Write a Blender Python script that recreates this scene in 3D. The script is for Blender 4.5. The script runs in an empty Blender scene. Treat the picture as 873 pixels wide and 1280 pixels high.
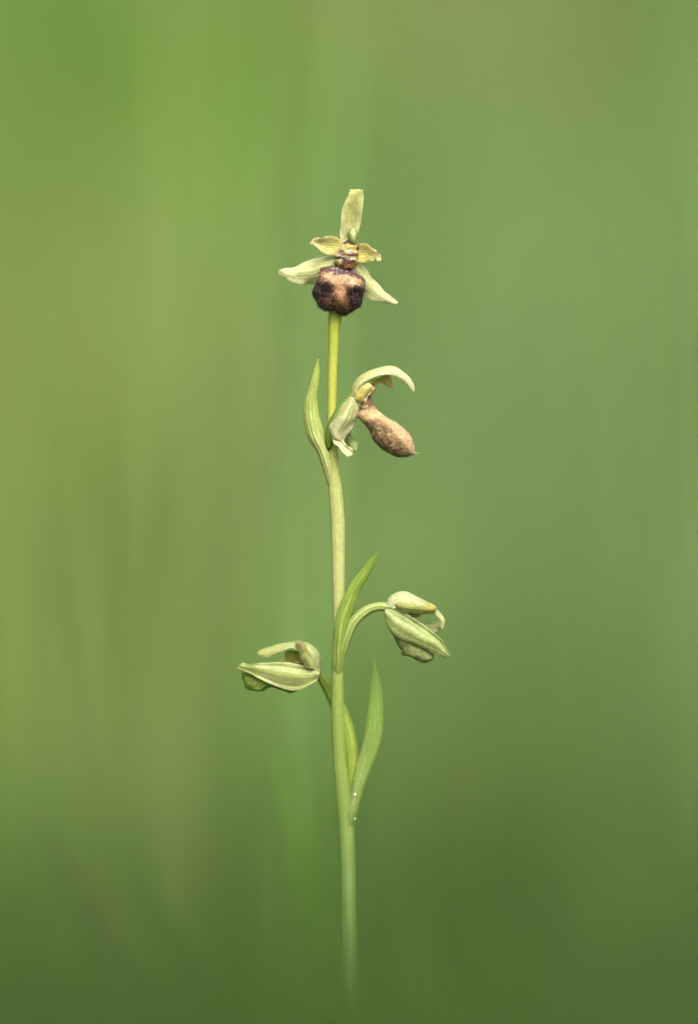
import bpy, math
import numpy as np
from mathutils import Vector

rng = np.random.default_rng(11)
SC = bpy.context.scene
COL = SC.collection

# ------------------------------------------------------------------ camera
PX_W, PX_H = 873.0, 1280.0          # size of the photograph that was measured
MM_PX = 0.00017                     # metres per photograph pixel in the plane of the orchid
LENS = 200.0
FPX = LENS / 36.0 * PX_H            # focal length in pixels
DIST = MM_PX * FPX                  # camera distance to the orchid
PITCH = math.radians(3.0)
BASE_PY = 1335                      # where the stem meets the soil, just under the frame
ZC = (BASE_PY - 640) * MM_PX
CAM = np.array([0.0, -DIST * math.cos(PITCH), ZC + DIST * math.sin(PITCH)])
FWD = np.array([0.0, math.cos(PITCH), -math.sin(PITCH)])
UP = np.array([0.0, math.sin(PITCH), math.cos(PITCH)])

cd = bpy.data.cameras.new('camera')
cam = bpy.data.objects.new('camera', cd)
COL.objects.link(cam)
cam.location = CAM
cam.rotation_euler = (math.pi / 2 - PITCH, 0, 0)
cd.sensor_fit = 'VERTICAL'
cd.sensor_height = 36.0
cd.lens = LENS
cd.clip_start = 0.02
cd.clip_end = 500
cd.dof.use_dof = True
cd.dof.focus_distance = DIST - 0.002
cd.dof.aperture_fstop = 3.0
SC.camera = cam

# ------------------------------------------------------------------ light
SUN_EL, SUN_AZ = 50, 14             # degrees; azimuth from behind the camera towards the right
w = bpy.data.worlds.new('World')
SC.world = w
w.use_nodes = True
nt = w.node_tree
bg = nt.nodes['Background']
sky = nt.nodes.new('ShaderNodeTexSky')
sky.sky_type = 'NISHITA'
sky.sun_disc = False
sky.sun_elevation = math.radians(SUN_EL)
sky.sun_rotation = math.radians(180 - SUN_AZ)
sky.dust_density = 9.0
sky.air_density = 0.9
sky.ozone_density = 0.6
bg.inputs['Strength'].default_value = 0.15
nt.links.new(sky.outputs[0], bg.inputs['Color'])

sd = bpy.data.lights.new('sun', 'SUN')
sd.energy = 1.3
sd.angle = math.radians(30)
sd.color = (1.0, 0.96, 0.90)
sun = bpy.data.objects.new('sun', sd)
COL.objects.link(sun)
se, sa = math.radians(SUN_EL), math.radians(SUN_AZ)
to_sun = Vector((math.sin(sa) * math.cos(se), -math.cos(sa) * math.cos(se), math.sin(se)))
sun.rotation_euler = to_sun.to_track_quat('Z', 'Y').to_euler()
sun.location = to_sun * 5

SC.view_settings.view_transform = 'Standard'
SC.view_settings.look = 'None'
SC.view_settings.gamma = 1.0
SC.view_settings.exposure = 1.63
SC.render.engine = 'CYCLES'
SC.cycles.use_denoising = True
try:
    SC.cycles.denoiser = 'OPENIMAGEDENOISE'
except Exception:
    pass
SC.cycles.max_bounces = 5
SC.cycles.diffuse_bounces = 3
SC.cycles.glossy_bounces = 2
SC.cycles.transmission_bounces = 4

# ------------------------------------------------------------------ helpers
def lin(c):
    """photograph colour 0-255 -> scene-linear"""
    c = np.asarray(c, float) / 255.0
    return np.where(c <= 0.04045, c / 12.92, ((c + 0.055) / 1.055) ** 2.4)

ALB = 0.52                           # photograph brightness -> reflectance
def alb(r, g, b):
    return lin((r, g, b)) * ALB

def at(px, py, d=0.0):
    """pixel + distance in mm in front of the orchid's plane -> world point"""
    px, py, d = np.broadcast_arrays(np.asarray(px, float), np.asarray(py, float), np.asarray(d, float))
    k = 1.0 / FPX
    dr = FWD + np.stack([(px - 436.5) * k, 0 * px, 0 * px], -1) - ((py - 640) * k)[..., None] * UP
    s = (-d * 0.001 - CAM[1]) / dr[..., 1]
    return CAM + dr * s[..., None]

def crom(P, n):
    """Catmull-Rom through the rows of P (k, ...), n samples"""
    P = np.asarray(P, float)
    k = len(P)
    if k == 1:
        return np.repeat(P, n, 0)
    Q = np.concatenate([2 * P[:1] - P[1:2], P, 2 * P[-1:] - P[-2:-1]], 0)
    x = np.linspace(0, k - 1, n)
    i = np.minimum(x.astype(int), k - 2)
    f = (x - i).reshape((-1,) + (1,) * (P.ndim - 1))
    a, b, c, d = Q[i], Q[i + 1], Q[i + 2], Q[i + 3]
    return 0.5 * (2 * b + (c - a) * f + (2 * a - 5 * b + 4 * c - d) * f ** 2 + (3 * b - a - 3 * c + d) * f ** 3)

def h2(i, j, s=0):
    v = np.sin(i * 127.1 + j * 311.7 + s * 74.7) * 43758.5453
    return v - np.floor(v)

def vnoise(x, y, s=0):
    x = np.asarray(x, float); y = np.asarray(y, float)
    i, j = np.floor(x), np.floor(y)
    f, g = x - i, y - j
    f, g = f * f * (3 - 2 * f), g * g * (3 - 2 * g)
    return ((h2(i, j, s) * (1 - f) + h2(i + 1, j, s) * f) * (1 - g)
            + (h2(i, j + 1, s) * (1 - f) + h2(i + 1, j + 1, s) * f) * g)

def sm(a, b, x):
    t = np.clip((x - a) / (b - a), 0, 1)
    return t * t * (3 - 2 * t)

def mix(a, b, f):
    f = np.asarray(f, float)[..., None]
    return np.asarray(a) * (1 - f) + np.asarray(b) * f

def make_mesh(name, V, F, C, mat, parent=None, smooth=True):
    me = bpy.data.meshes.new(name)
    me.from_pydata(np.asarray(V).tolist(), [], [tuple(int(q) for q in f) for f in F])
    me.update()
    if C is not None:
        ca = me.color_attributes.new('Col', 'FLOAT_COLOR', 'POINT')
        cc = np.ones((len(V), 4)); cc[:, :3] = np.clip(C, 0.001, 1)
        ca.data.foreach_set('color', cc.ravel())
    me.polygons.foreach_set('use_smooth', np.full(len(me.polygons), smooth))
    me.materials.append(mat)
    o = bpy.data.objects.new(name, me)
    COL.objects.link(o)
    if parent is not None:
        o.parent = parent
    return o

def tag(o, label=None, cat=None, group=None, kind=None):
    if label: o['label'] = label
    if cat: o['category'] = cat
    if group: o['group'] = group
    if kind: o['kind'] = kind
    return o

# ------------------------------------------------------------------ materials
def tissue(name, rough=0.45, trans=0.3, bump=0.25, scale=2600, mott=0.22, spec=0.4):
    m = bpy.data.materials.new(name); m.use_nodes = True
    t = m.node_tree; N = t.nodes; L = t.links
    p = N['Principled BSDF']; out = N['Material Output']
    a = N.new('ShaderNodeAttribute'); a.attribute_name = 'Col'
    tc = N.new('ShaderNodeTexCoord')
    no = N.new('ShaderNodeTexNoise'); no.inputs['Scale'].default_value = scale; no.inputs['Detail'].default_value = 4
    L.new(tc.outputs['Object'], no.inputs['Vector'])
    mr = N.new('ShaderNodeMapRange')
    mr.inputs['From Min'].default_value = 0.3; mr.inputs['From Max'].default_value = 0.7
    mr.inputs['To Min'].default_value = 1 - mott; mr.inputs['To Max'].default_value = 1 + mott
    L.new(no.outputs['Fac'], mr.inputs['Value'])
    vm = N.new('ShaderNodeVectorMath'); vm.operation = 'SCALE'
    L.new(a.outputs['Color'], vm.inputs[0]); L.new(mr.outputs[0], vm.inputs['Scale'])
    L.new(vm.outputs[0], p.inputs['Base Color'])
    p.inputs['Roughness'].default_value = rough
    p.inputs['Specular IOR Level'].default_value = spec
    bp = N.new('ShaderNodeBump'); bp.inputs['Strength'].default_value = bump; bp.inputs['Distance'].default_value = 0.0002
    L.new(no.outputs['Fac'], bp.inputs['Height']); L.new(bp.outputs[0], p.inputs['Normal'])
    if trans > 0:
        tr = N.new('ShaderNodeBsdfTranslucent'); L.new(vm.outputs[0], tr.inputs['Color'])
        mx = N.new('ShaderNodeMixShader'); mx.inputs[0].default_value = trans
        L.new(p.outputs[0], mx.inputs[1]); L.new(tr.outputs[0], mx.inputs[2]); L.new(mx.outputs[0], out.inputs['Surface'])
    return m

M_PETAL = tissue('petal_tissue', 0.5, 0.54, 0.5, 1500, 0.16, 0.3)
M_LEAF = tissue('bract_tissue', 0.5, 0.38, 0.3, 1600, 0.14, 0.3)
M_STEM = tissue('stem_tissue', 0.5, 0.36, 0.2, 1200, 0.09, 0.3)
M_LIP = tissue('velvet_lip', 0.75, 0.0, 0.6, 2600, 0.32, 0.18)
M_CLOSED = tissue('closed_lip', 0.7, 0.2, 0.6, 1300, 0.35, 0.2)
M_COLUMN = tissue('column_tissue', 0.3, 0.1, 0.5, 3000, 0.3, 0.6)
def grass_material():
    m = bpy.data.materials.new('grass_blade'); m.use_nodes = True
    t = m.node_tree; N = t.nodes; L = t.links; p = N['Principled BSDF']
    a = N.new('ShaderNodeAttribute'); a.attribute_name = 'Col'
    L.new(a.outputs['Color'], p.inputs['Base Color'])
    p.inputs['Roughness'].default_value = 0.55; p.inputs['Specular IOR Level'].default_value = 0.25
    tr = N.new('ShaderNodeBsdfTranslucent'); L.new(a.outputs['Color'], tr.inputs['Color'])
    mx = N.new('ShaderNodeMixShader'); mx.inputs[0].default_value = 0.38
    L.new(p.outputs[0], mx.inputs[1]); L.new(tr.outputs[0], mx.inputs[2])
    L.new(mx.outputs[0], N['Material Output'].inputs['Surface'])
    return m
M_GRASS = grass_material()

def ground_material():
    m = bpy.data.materials.new('meadow_soil'); m.use_nodes = True
    t = m.node_tree; N = t.nodes; L = t.links; p = N['Principled BSDF']
    tc = N.new('ShaderNodeTexCoord')
    n1 = N.new('ShaderNodeTexNoise'); n1.inputs['Scale'].default_value = 9; n1.inputs['Detail'].default_value = 8
    L.new(tc.outputs['Object'], n1.inputs['Vector'])
    r = N.new('ShaderNodeValToRGB')
    r.color_ramp.elements[0].position = 0.35; r.color_ramp.elements[0].color = (0.045, 0.07, 0.018, 1)
    r.color_ramp.elements[1].position = 0.7; r.color_ramp.elements[1].color = (0.10, 0.13, 0.04, 1)
    L.new(n1.outputs['Fac'], r.inputs[0]); L.new(r.outputs[0], p.inputs['Base Color'])
    n2 = N.new('ShaderNodeTexNoise'); n2.inputs['Scale'].default_value = 120; n2.inputs['Detail'].default_value = 5
    L.new(tc.outputs['Object'], n2.inputs['Vector'])
    b = N.new('ShaderNodeBump'); b.inputs['Strength'].default_value = 0.8; b.inputs['Distance'].default_value = 0.02
    L.new(n2.outputs['Fac'], b.inputs['Height']); L.new(b.outputs[0], p.inputs['Normal'])
    p.inputs['Roughness'].default_value = 0.9; p.inputs['Specular IOR Level'].default_value = 0.1
    return m

# ------------------------------------------------------------------ terrain
def height(x, y):
    """gentle hump the orchid grows on, a shallow dip behind it, then a rising meadow bank"""
    x = np.asarray(x, float); y = np.asarray(y, float)
    z = -0.30 * sm(0.0, 1.2, y)
    z = z + 0.20 * np.maximum(y - 1.3, 0) * sm(1.0, 2.6, y) * (1 - 0.6 * sm(20, 60, y))
    z = z + 0.012 * (vnoise(x * 3, y * 3, 5) - 0.5) * sm(0.1, 0.6, np.hypot(x, y - 0.035))
    z = z + 0.25 * (vnoise(x * .35, y * .35, 8) - 0.5) * sm(4, 9, np.hypot(x, y))
    return z

def build_ground():
    xs = np.unique(np.concatenate([np.linspace(-80, -6, 24), np.linspace(-6, -1.2, 30), np.linspace(-1.2, 1.2, 61), np.linspace(1.2, 6, 30), np.linspace(6, 80, 24)]))
    ys = np.unique(np.concatenate([np.linspace(-40, -3, 16), np.linspace(-3, -1, 16), np.linspace(-1, 3, 100), np.linspace(3, 10, 60), np.linspace(10, 120, 50)]))
    X, Y = np.meshgrid(xs, ys)
    V = np.stack([X, Y, height(X, Y)], -1).reshape(-1, 3)
    nx, ny = len(xs), len(ys)
    i, j = np.meshgrid(np.arange(ny - 1), np.arange(nx - 1), indexing='ij')
    a = (i * nx + j).ravel()
    F = np.stack([a, a + 1, a + nx + 1, a + nx], -1)
    o = make_mesh('ground', V, F, None, ground_material())
    tag(o, 'green meadow ground rising to a bank behind the orchid', 'ground', kind='structure')
build_ground()

# colour of the sward: patches of fresh grass, sedge-blue grass, yellow-green and straw; DEEP darkens the bottom and lower right
FRESH = np.array([0.095, 0.215, 0.018]); BLUE = np.array([0.122, 0.212, 0.072])
YELL = np.array([0.152, 0.222, 0.046]); STRAW = np.array([0.230, 0.200, 0.090]); DEEP = np.array([0.023, 0.052, 0.007])

HAY = STRAW * .5 + BLUE * .5                      # straw mixed with fresh growth

def ground_hit(px, py, lift=0.12):
    """first point along a pixel's ray that meets the sward (terrain raised by half the blade height)"""
    k = 1.0 / FPX
    dr = FWD + np.array([(px - 436.5) * k, 0, 0]) - (py - 640) * k * UP
    for s in np.linspace(DIST + 0.5, 12, 600):
        p = CAM + dr * s
        if p[2] < height(p[0], p[1]) + lift:
            break
    return p

PATCH = []
for px, py, r, c in [
    (90, 560, 150, YELL), (60, 330, 90, YELL * .6 + BLUE * .4), (60, 640, 130, YELL), (90, 900, 130, YELL), (200, 480, 90, YELL),
    (60, 1050, 120, STRAW), (40, 420, 80, HAY), (150, 1000, 90, STRAW), (330, 640, 70, HAY),
    (560, 90, 130, HAY), (640, 150, 100, HAY), (370, 60, 80, HAY), (830, 150, 90, DEEP * 2 + STRAW * .2), (830, 60, 90, DEEP * 2.2 + STRAW * .15),
    (190, 120, 150, FRESH), (260, 260, 120, FRESH), (250, 900, 120, FRESH), (300, 1000, 90, FRESH), (420, 170, 90, FRESH),
    (640, 420, 190, BLUE), (780, 330, 150, BLUE), (620, 760, 170, BLUE), (800, 800, 150, BLUE), (700, 600, 170, BLUE), (520, 560, 90, BLUE),
    (830, 600, 90, YELL), (600, 1080, 190, DEEP), (680, 1150, 190, DEEP), (640, 1120, 150, DEEP), (420, 1200, 150, DEEP), (250, 1180, 120, DEEP), (780, 1200, 120, DEEP),
]:
    p = ground_hit(px, py)
    rr = r * MM_PX * (p[1] - CAM[1]) / DIST
    PATCH.append((p[0], p[1], rr, c))

PATCH += [(0.05, 0.75, 0.12, DEEP), (0.06, 0.9, 0.14, DEEP), (0.03, 0.9, 0.10, DEEP), (0.07, 1.2, 0.12, DEEP), (0.09, 0.95, 0.12, DEEP), (0.05, 1.1, 0.12, DEEP), (0.10, 0.7, 0.10, DEEP), (-0.01, 0.8, 0.06, DEEP * .6 + FRESH * .4), (-0.10, 0.8, 0.07, STRAW * .45 + BLUE * .3),
          (0.0, -0.60, 0.10, DEEP), (0.10, -0.60, 0.10, DEEP), (-0.06, -0.60, 0.04, DEEP), (-0.14, -0.62, 0.05, STRAW * .5 + DEEP * .5)]

def sward_colour(x, y):
    W = np.full(np.shape(x), 0.25); C = np.array(FRESH * 0.5 + BLUE * 0.5)[None] * W[:, None]
    for cx, cy, r, c in PATCH:
        g = np.exp(-(((x - cx) / r) ** 2 + ((y - cy) / (r * 3.2)) ** 2))
        W = W + g; C = C + g[:, None] * c
    return C / W[:, None]

def blades(x, y, hgt, wid, lean, bend, azim, col, seg=3, jitter=0.0):
    """vectorised grass blades: tapered, folded strips that arch over"""
    n = len(x)
    z = height(x, y) - 0.006
    ts = np.linspace(0, 1, seg + 1)
    fx, fy = np.cos(azim), np.sin(azim)              # direction of the arch
    sx, sy = -fy, fx                                  # across the blade
    tw = rng.uniform(-0.9, 0.9, n)
    sxx, syy = sx * np.cos(tw) + fx * np.sin(tw), sy * np.cos(tw) + fy * np.sin(tw)
    Vs = []
    for t in ts:
        out = hgt * (lean * t + bend * t * t)
        zz = hgt * (t - 0.45 * np.abs(bend) * t * t * t)
        cxp, cyp = x + fx * out, y + fy * out
        wv = wid * 0.5 * (1 - t ** 2.2) * (0.65 + 0.35 * min(1, t * 4)) + 0.0001
        L = np.stack([cxp - sxx * wv, cyp - syy * wv, z + zz], -1)
        Mi = np.stack([cxp + fx * wv * 0.35, cyp + fy * wv * 0.35, z + zz - wv * 0.2], -1)
        R = np.stack([cxp + sxx * wv, cyp + syy * wv, z + zz], -1)
        Vs.append(np.stack([L, Mi, R], 1))
    V = np.stack(Vs, 1)                               # n, seg+1, 3, 3
    per = (seg + 1) * 3
    base = (np.arange(n) * per)[:, None]
    q = []
    for s in range(seg):
        for e in (0, 1):
            a = s * 3 + e
            q.append([a, a + 1, a + 4, a + 3])
    F = (base[:, :, None] + np.array(q)[None]).reshape(-1, 4)
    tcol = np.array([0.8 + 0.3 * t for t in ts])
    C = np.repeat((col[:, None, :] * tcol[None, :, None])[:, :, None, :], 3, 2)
    return V.reshape(-1, 3), F, C.reshape(-1, 3)

def fast_mesh(name, V, F, C, mat):
    me = bpy.data.meshes.new(name)
    me.vertices.add(len(V)); me.vertices.foreach_set('co', np.ascontiguousarray(V, np.float32).ravel())
    me.loops.add(F.size); me.loops.foreach_set('vertex_index', np.ascontiguousarray(F, np.int32).ravel())
    me.polygons.add(len(F)); me.polygons.foreach_set('loop_start', np.arange(0, F.size, 4, dtype=np.int32))
    me.polygons.foreach_set('use_smooth', np.full(len(F), True))
    me.update(calc_edges=True)
    ca = me.color_attributes.new('Col', 'FLOAT_COLOR', 'POINT')
    cc = np.ones((len(V), 4), np.float32); cc[:, :3] = np.clip(C, 0.001, 1)
    ca.data.foreach_set('color', cc.ravel())
    me.materials.append(mat)
    o = bpy.data.objects.new(name, me); COL.objects.link(o)
    return o

def build_sward():
    zones = [  # n, x range, y range, height range, blade width
        (16000, (-0.45, 0.45), (-0.36, 0.35), (0.006, 0.013), 0.0016),
        (11000, (-0.2, 0.2), (-0.56, -0.36), (0.072, 0.097), 0.003),
        (18000, (-0.2, 0.2), (-0.79, -0.54), (0.097, 0.131), 0.003),
        (3000, (-0.14, 0.14), (-0.34, -0.17), (0.046, 0.060), 0.0025),
        (9000, (-0.5, 0.5), (0.35, 1.0), (0.03, 0.07), 0.003),
        (14000, (-0.7, 0.7), (0.8, 1.7), (0.08, 0.16), 0.004),
        (30000, (-0.9, 0.9), (1.5, 4.0), (0.14, 0.30), 0.0045),
        (24000, (-1.2, 1.2), (3.8, 7.5), (0.18, 0.38), 0.006),
        (22000, (-4, 4), (0.8, 8.5), (0.12, 0.32), 0.007),
        (9000, (-3, 3), (-3.0, 0.8), (0.03, 0.07), 0.004),
    ]
    rng = np.random.default_rng(21)
    VV, FF, CC, off = [], [], [], 0
    for n, xr, yr, hr, wd in zones:
        x = rng.uniform(*xr, n); y = rng.uniform(*yr, n)
        keep = np.hypot(x, y - 0.035) > 0.012
        # keep the sight line from the lens to the flower spike open, as the photographer did
        keep &= ~((np.abs(x) < 0.14) & (y < -0.80))
        if xr[1] >= 3: keep &= ~((np.abs(x) < 0.45) & (y < 0.8))
        x, y = x[keep], y[keep]; n = len(x)
        clump = vnoise(x * 9, y * 9, 3)
        hgt = rng.uniform(*hr, n) * (0.75 + 0.45 * clump)
        c = sward_colour(x, y)
        c = c * (0.8 + 0.4 * rng.random((n, 1))) * (0.9 + 0.2 * rng.random((n, 3)))
        c = c * (0.68 + 0.46 * vnoise(x * 16, y * 2.5, 41))[:, None]      # tufts of lighter and darker grass
        dry = rng.random(n) < np.where(y < 0.3, 0.008, 0.05)
        c[dry] = STRAW * rng.uniform(0.8, 1.3, (dry.sum(), 1))
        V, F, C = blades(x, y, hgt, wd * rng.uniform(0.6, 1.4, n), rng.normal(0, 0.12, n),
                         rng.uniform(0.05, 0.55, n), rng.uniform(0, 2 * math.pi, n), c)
        VV.append(V); FF.append(F + off); CC.append(C); off += len(V)
    # wispy taller stems standing in the hollow just behind the orchid
    n = 130
    rng = np.random.default_rng(5)
    x = rng.uniform(-0.24, 0.24, n); y = rng.uniform(0.32, 1.15, n)
    x = np.where((x > 0.005) & (x < 0.085), x - 0.16, x)
    c = sward_colour(x, y + 1.8) * rng.uniform(0.72, 1.0, (n, 1))
    V, F, C = blades(x, y, rng.uniform(0.22, 0.62, n), rng.uniform(0.003, 0.006, n), rng.normal(0, 0.07, n),
                     rng.uniform(0.0, 0.2, n), rng.uniform(0, 2 * math.pi, n), c)
    VV.append(V); FF.append(F + off); CC.append(C); off += len(V)
    o = fast_mesh('meadow_grass', np.concatenate(VV), np.concatenate(FF), np.concatenate(CC), M_GRASS)
    tag(o, 'soft green and straw coloured meadow grass around and behind the orchid', 'grass', kind='stuff')
build_sward()

# ------------------------------------------------------------------ orchid building blocks
def root_at(p):
    o = bpy.data.objects.new('orchid', None); COL.objects.link(o)
    o.location = p; o.empty_display_size = 0.02
    return o

STEM = [  # centre x, y, width, depth (mm towards the lens)
    (418, 420, 8, 0), (416.8, 440, 11.6, 0), (415.8, 470, 11.4, 0), (415.3, 500, 11, 0), (415.3, 530, 11, 0.2), (416, 560, 13, 0.3),
    (417.4, 590, 16, 0.3), (420, 620, 17.8, 0.2), (422.4, 652, 17.8, 0), (423, 690, 16.8, 0), (423.5, 740, 15.4, 0),
    (424, 777, 14.4, 0), (423.5, 810, 14, 0), (422.3, 845, 14.4, -0.3), (422.3, 895, 16.2, -1.5), (424.5, 946, 17.2, -2.8),
    (429.5, 997, 19, -3.6), (433, 1030, 19.5, -3.4), (435, 1077, 19, -1.5), (436, 1124, 19, 2), (437, 1195, 19.5, 8),
    (438, 1260, 20, 14), (438.5, 1320, 21, 19), (439, 1362, 23, 22.5)]
BASE = at(438.7, 1340, 20.6)
BASE[2] = float(height(BASE[0], BASE[1]))
orchid = root_at(BASE)
tag(orchid, 'slender pale green bee-orchid plant with four flowers on one upright stem', 'orchid')

def grid_faces(a, b, wrap=False, off=0, flip=False):
    F = []
    for i in range(a - 1):
        for j in range(b if wrap else b - 1):
            q = [off + i * b + j, off + i * b + (j + 1) % b, off + (i + 1) * b + (j + 1) % b, off + (i + 1) * b + j]
            F.append(q[::-1] if flip else q)
    return F

def sheet(name, rows, colfn, parent, mat=M_PETAL, thick=0.2, nt_=44, nu=17, wob=0.10, frill=0.10, dz=0.0, seed=0, relief=0.022):
    """thin leaf-like organ through rows of (px, py, depth mm) points, base to tip"""
    nt_, nu = int(nt_ * 1.8), nu * 2 - 1
    R = np.array([[at(p[0], p[1], p[2] + dz) for p in r] for r in rows])
    G = crom(R, nt_)
    G = np.swapaxes(crom(np.swapaxes(G, 0, 1), nu), 0, 1)          # nt, nu, 3
    t = np.linspace(0, 1, nt_)[:, None] * np.ones((1, nu)); u = np.linspace(0, 1, nu)[None] * np.ones((nt_, 1))
    n = np.cross(np.gradient(G, axis=0), np.gradient(G, axis=1))
    n /= np.linalg.norm(n, axis=-1, keepdims=True) + 1e-12
    n = np.where(n[..., 1:2] > 0, -n, n) if np.mean(n[..., 1]) > 0 else n
    edge = np.abs(2 * u - 1)
    wv = (vnoise(t * 7 + seed * 3.1, u * 3 + seed, seed) - 0.5) * wob + (vnoise(t * 8 + seed, u * 2, seed + 4) - 0.5) * frill * edge ** 3 * 2
    wv = wv + relief * np.cos(u * 2 * math.pi * 7) * np.sin(math.pi * u) * (1 - t * .5)
    fade = sm(0, 0.12, t)
    G = G + n * (wv * fade * 0.001 * 2)[..., None]
    th = thick * 0.0005 * (1 - 0.65 * edge ** 6) * (0.45 + 0.55 * sm(0, 0.15, 1 - t))
    A, B = G + n * th[..., None], G - n * th[..., None]
    C = colfn(t, u)
    V = np.concatenate([A.reshape(-1, 3), B.reshape(-1, 3)]) - BASE
    CC = np.concatenate([C.reshape(-1, 3)] * 2)
    k = nt_ * nu
    F = grid_faces(nt_, nu) + grid_faces(nt_, nu, off=k, flip=True)
    for i in range(nt_ - 1):
        for j in (0, nu - 1):
            a, b = i * nu + j, (i + 1) * nu + j
            F.append([a, b, b + k, a + k] if j == 0 else [b, a, a + k, b + k])
    for j in range(nu - 1):
        for i in (0, nt_ - 1):
            a, b = i * nu + j, i * nu + j + 1
            F.append([b, a, a + k, b + k] if i == 0 else [a, b, b + k, a + k])
    return make_mesh(name, V, F, CC, mat, parent)

def lobe(name, rows, colfn, parent, mat, nt_=60, nu=28, ribs=0, rib=0.0, ripple=None, hair=None, seed=0, dz=0.0):
    """solid organ through rows of (ax, ay, bx, by, depth centre mm, depth radius mm); caps closed"""
    A = np.array([at(r[0], r[1], r[4] + dz) for r in rows]); B = np.array([at(r[2], r[3], r[4] + dz) for r in rows])
    D = np.array([[r[5]] for r in rows])
    A, B, D = crom(A, nt_), crom(B, nt_), np.maximum(crom(D, nt_), 0.03)
    ctr, half = (A + B) / 2, (A - B) / 2
    ax = np.gradient(ctr, axis=0); ax /= np.linalg.norm(ax, axis=-1, keepdims=True) + 1e-12
    dep = np.array([0, -1.0, 0])[None] - ax * (-ax[:, 1:2])
    dep /= np.linalg.norm(dep, axis=-1, keepdims=True)
    th = np.linspace(0, 2 * math.pi, nu, endpoint=False)[None]
    t = np.linspace(0, 1, nt_)[:, None] * np.ones((1, nu)); u = th / (2 * math.pi) * np.ones((nt_, 1))
    k = np.ones((nt_, nu))
    if ribs: k = k + rib * np.cos(ribs * th) * np.sin(math.pi * np.clip(t, 0, 1))
    if ripple is not None: k = k + ripple(t, u)
    G = ctr[:, None] + k[..., None] * (half[:, None] * np.cos(th)[..., None] + dep[:, None] * (D * 0.001)[:, None] * np.sin(th)[..., None])
    C = colfn(t, u)
    V = [G.reshape(-1, 3), ctr[:1], ctr[-1:]]
    CC = [C.reshape(-1, 3), C[0].mean(0, keepdims=True), C[-1].mean(0, keepdims=True)]
    F = grid_faces(nt_, nu, wrap=True)
    n = nt_ * nu
    for j in range(nu):
        F.append([n, (j + 1) % nu, j]); F.append([n + 1, n - nu + j, n - nu + (j + 1) % nu])
    V = np.concatenate(V) - BASE; CC = np.concatenate(CC)
    if hair:
        nrm = (G - ctr[:, None]); nrm /= np.linalg.norm(nrm, axis=-1, keepdims=True) + 1e-12
        V, F, CC = add_hair(V, F, CC, (G - BASE).reshape(-1, 3), nrm.reshape(-1, 3), C.reshape(-1, 3), t.ravel(), **hair)
    return make_mesh(name, V, F, CC, mat, parent)

def add_hair(V, F, CC, P, N, C, t, count=500, length=0.35, t0=0.25, t1=0.97, pale=0.5, seed=1, down=0.3):
    """short velvet hairs standing on an organ: three-sided spikes"""
    r = np.random.default_rng(seed)
    idx = np.nonzero((t > t0) & (t < t1))[0]
    idx = r.choice(idx, count)
    p = P[idx] + r.normal(0, 0.00008, (count, 3))
    d = N[idx] + r.normal(0, 0.45, (count, 3)) + np.array([0, 0, -down])
    d /= np.linalg.norm(d, axis=-1, keepdims=True)
    s = np.cross(d, r.normal(size=(count, 3))); s /= np.linalg.norm(s, axis=-1, keepdims=True) + 1e-9
    q = np.cross(d, s)
    L = length * 0.001 * r.uniform(0.5, 1.3, (count, 1)); wd = 0.00006
    tri = [p + s * wd, p + (-0.5 * s + 0.87 * q) * wd, p + (-0.5 * s - 0.87 * q) * wd, p + d * L]
    HV = np.stack(tri, 1).reshape(-1, 3)
    pl = (r.random((count, 1)) < pale)
    hc = np.where(pl, np.clip(C[idx] * 1.6 + 0.10, 0, 0.6), C[idx] * 0.8)  # pale hairs carry the velvet's glints in their colour
    HC = np.repeat(hc[:, None], 4, 1).reshape(-1, 3)
    o = len(V)
    F = list(F)
    for i in range(count):
        a = o + 4 * i
        F += [[a, a + 1, a + 3], [a + 1, a + 2, a + 3], [a + 2, a, a + 3]]
    return np.concatenate([V, HV]), F, np.concatenate([CC, HC])

def R3(L, M, R, dl, dm, dr):
    return [(L[0], L[1], dl), (M[0], M[1], dm), (R[0], R[1], dr)]

def pale_mix(c, f=.07):
    c = np.asarray(c); return c * (1 - f) + f * c.max()

def veined(base, tip, vein, nv=3, vs=0.55, edge=None, seed=0, mid=0.0, w=0.045):
    base, tip, vein = (pale_mix(q) * 1.17 for q in (base, tip, vein))
    def f(t, u):
        c = mix(base, tip, sm(0.05, 0.95, t))
        v = 0
        for k in range(nv):
            uc = (k + 1) / (nv + 1)
            uc = 0.5 + (uc - 0.5) * (0.6 + 0.4 * np.sin(math.pi * np.clip(t, 0.05, 1)))
            v = np.maximum(v, np.exp(-((u - uc) / w) ** 2) * (1.0 if k == nv // 2 else 0.55))
        c = mix(c, vein, vs * v * (1 - 0.6 * t))
        b = vnoise(t * 6 + seed, u * 3 + seed * 2.3, seed)
        c = c * (0.86 + 0.28 * b)[..., None]
        fine = 0.5 + 0.5 * np.cos(u * 2 * math.pi * (2 * nv + 3) + 1.5 * vnoise(t * 4, u * 2, seed))
        c = mix(c, vein, 0.13 * fine * vnoise(t * 8 + seed, u * 9, seed + 2))
        c = mix(c, alb(84, 78, 40), 0.75 * sm(.955, .985, vnoise(t * 22 + seed, u * 8, seed + 31)))
        if edge is not None:
            c = mix(c, edge, 0.8 * np.abs(2 * u - 1) ** 7)
        if mid: c = c * (1 - mid * np.exp(-((u - .5) / .2) ** 2))[..., None]
        return c
    return f

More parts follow.
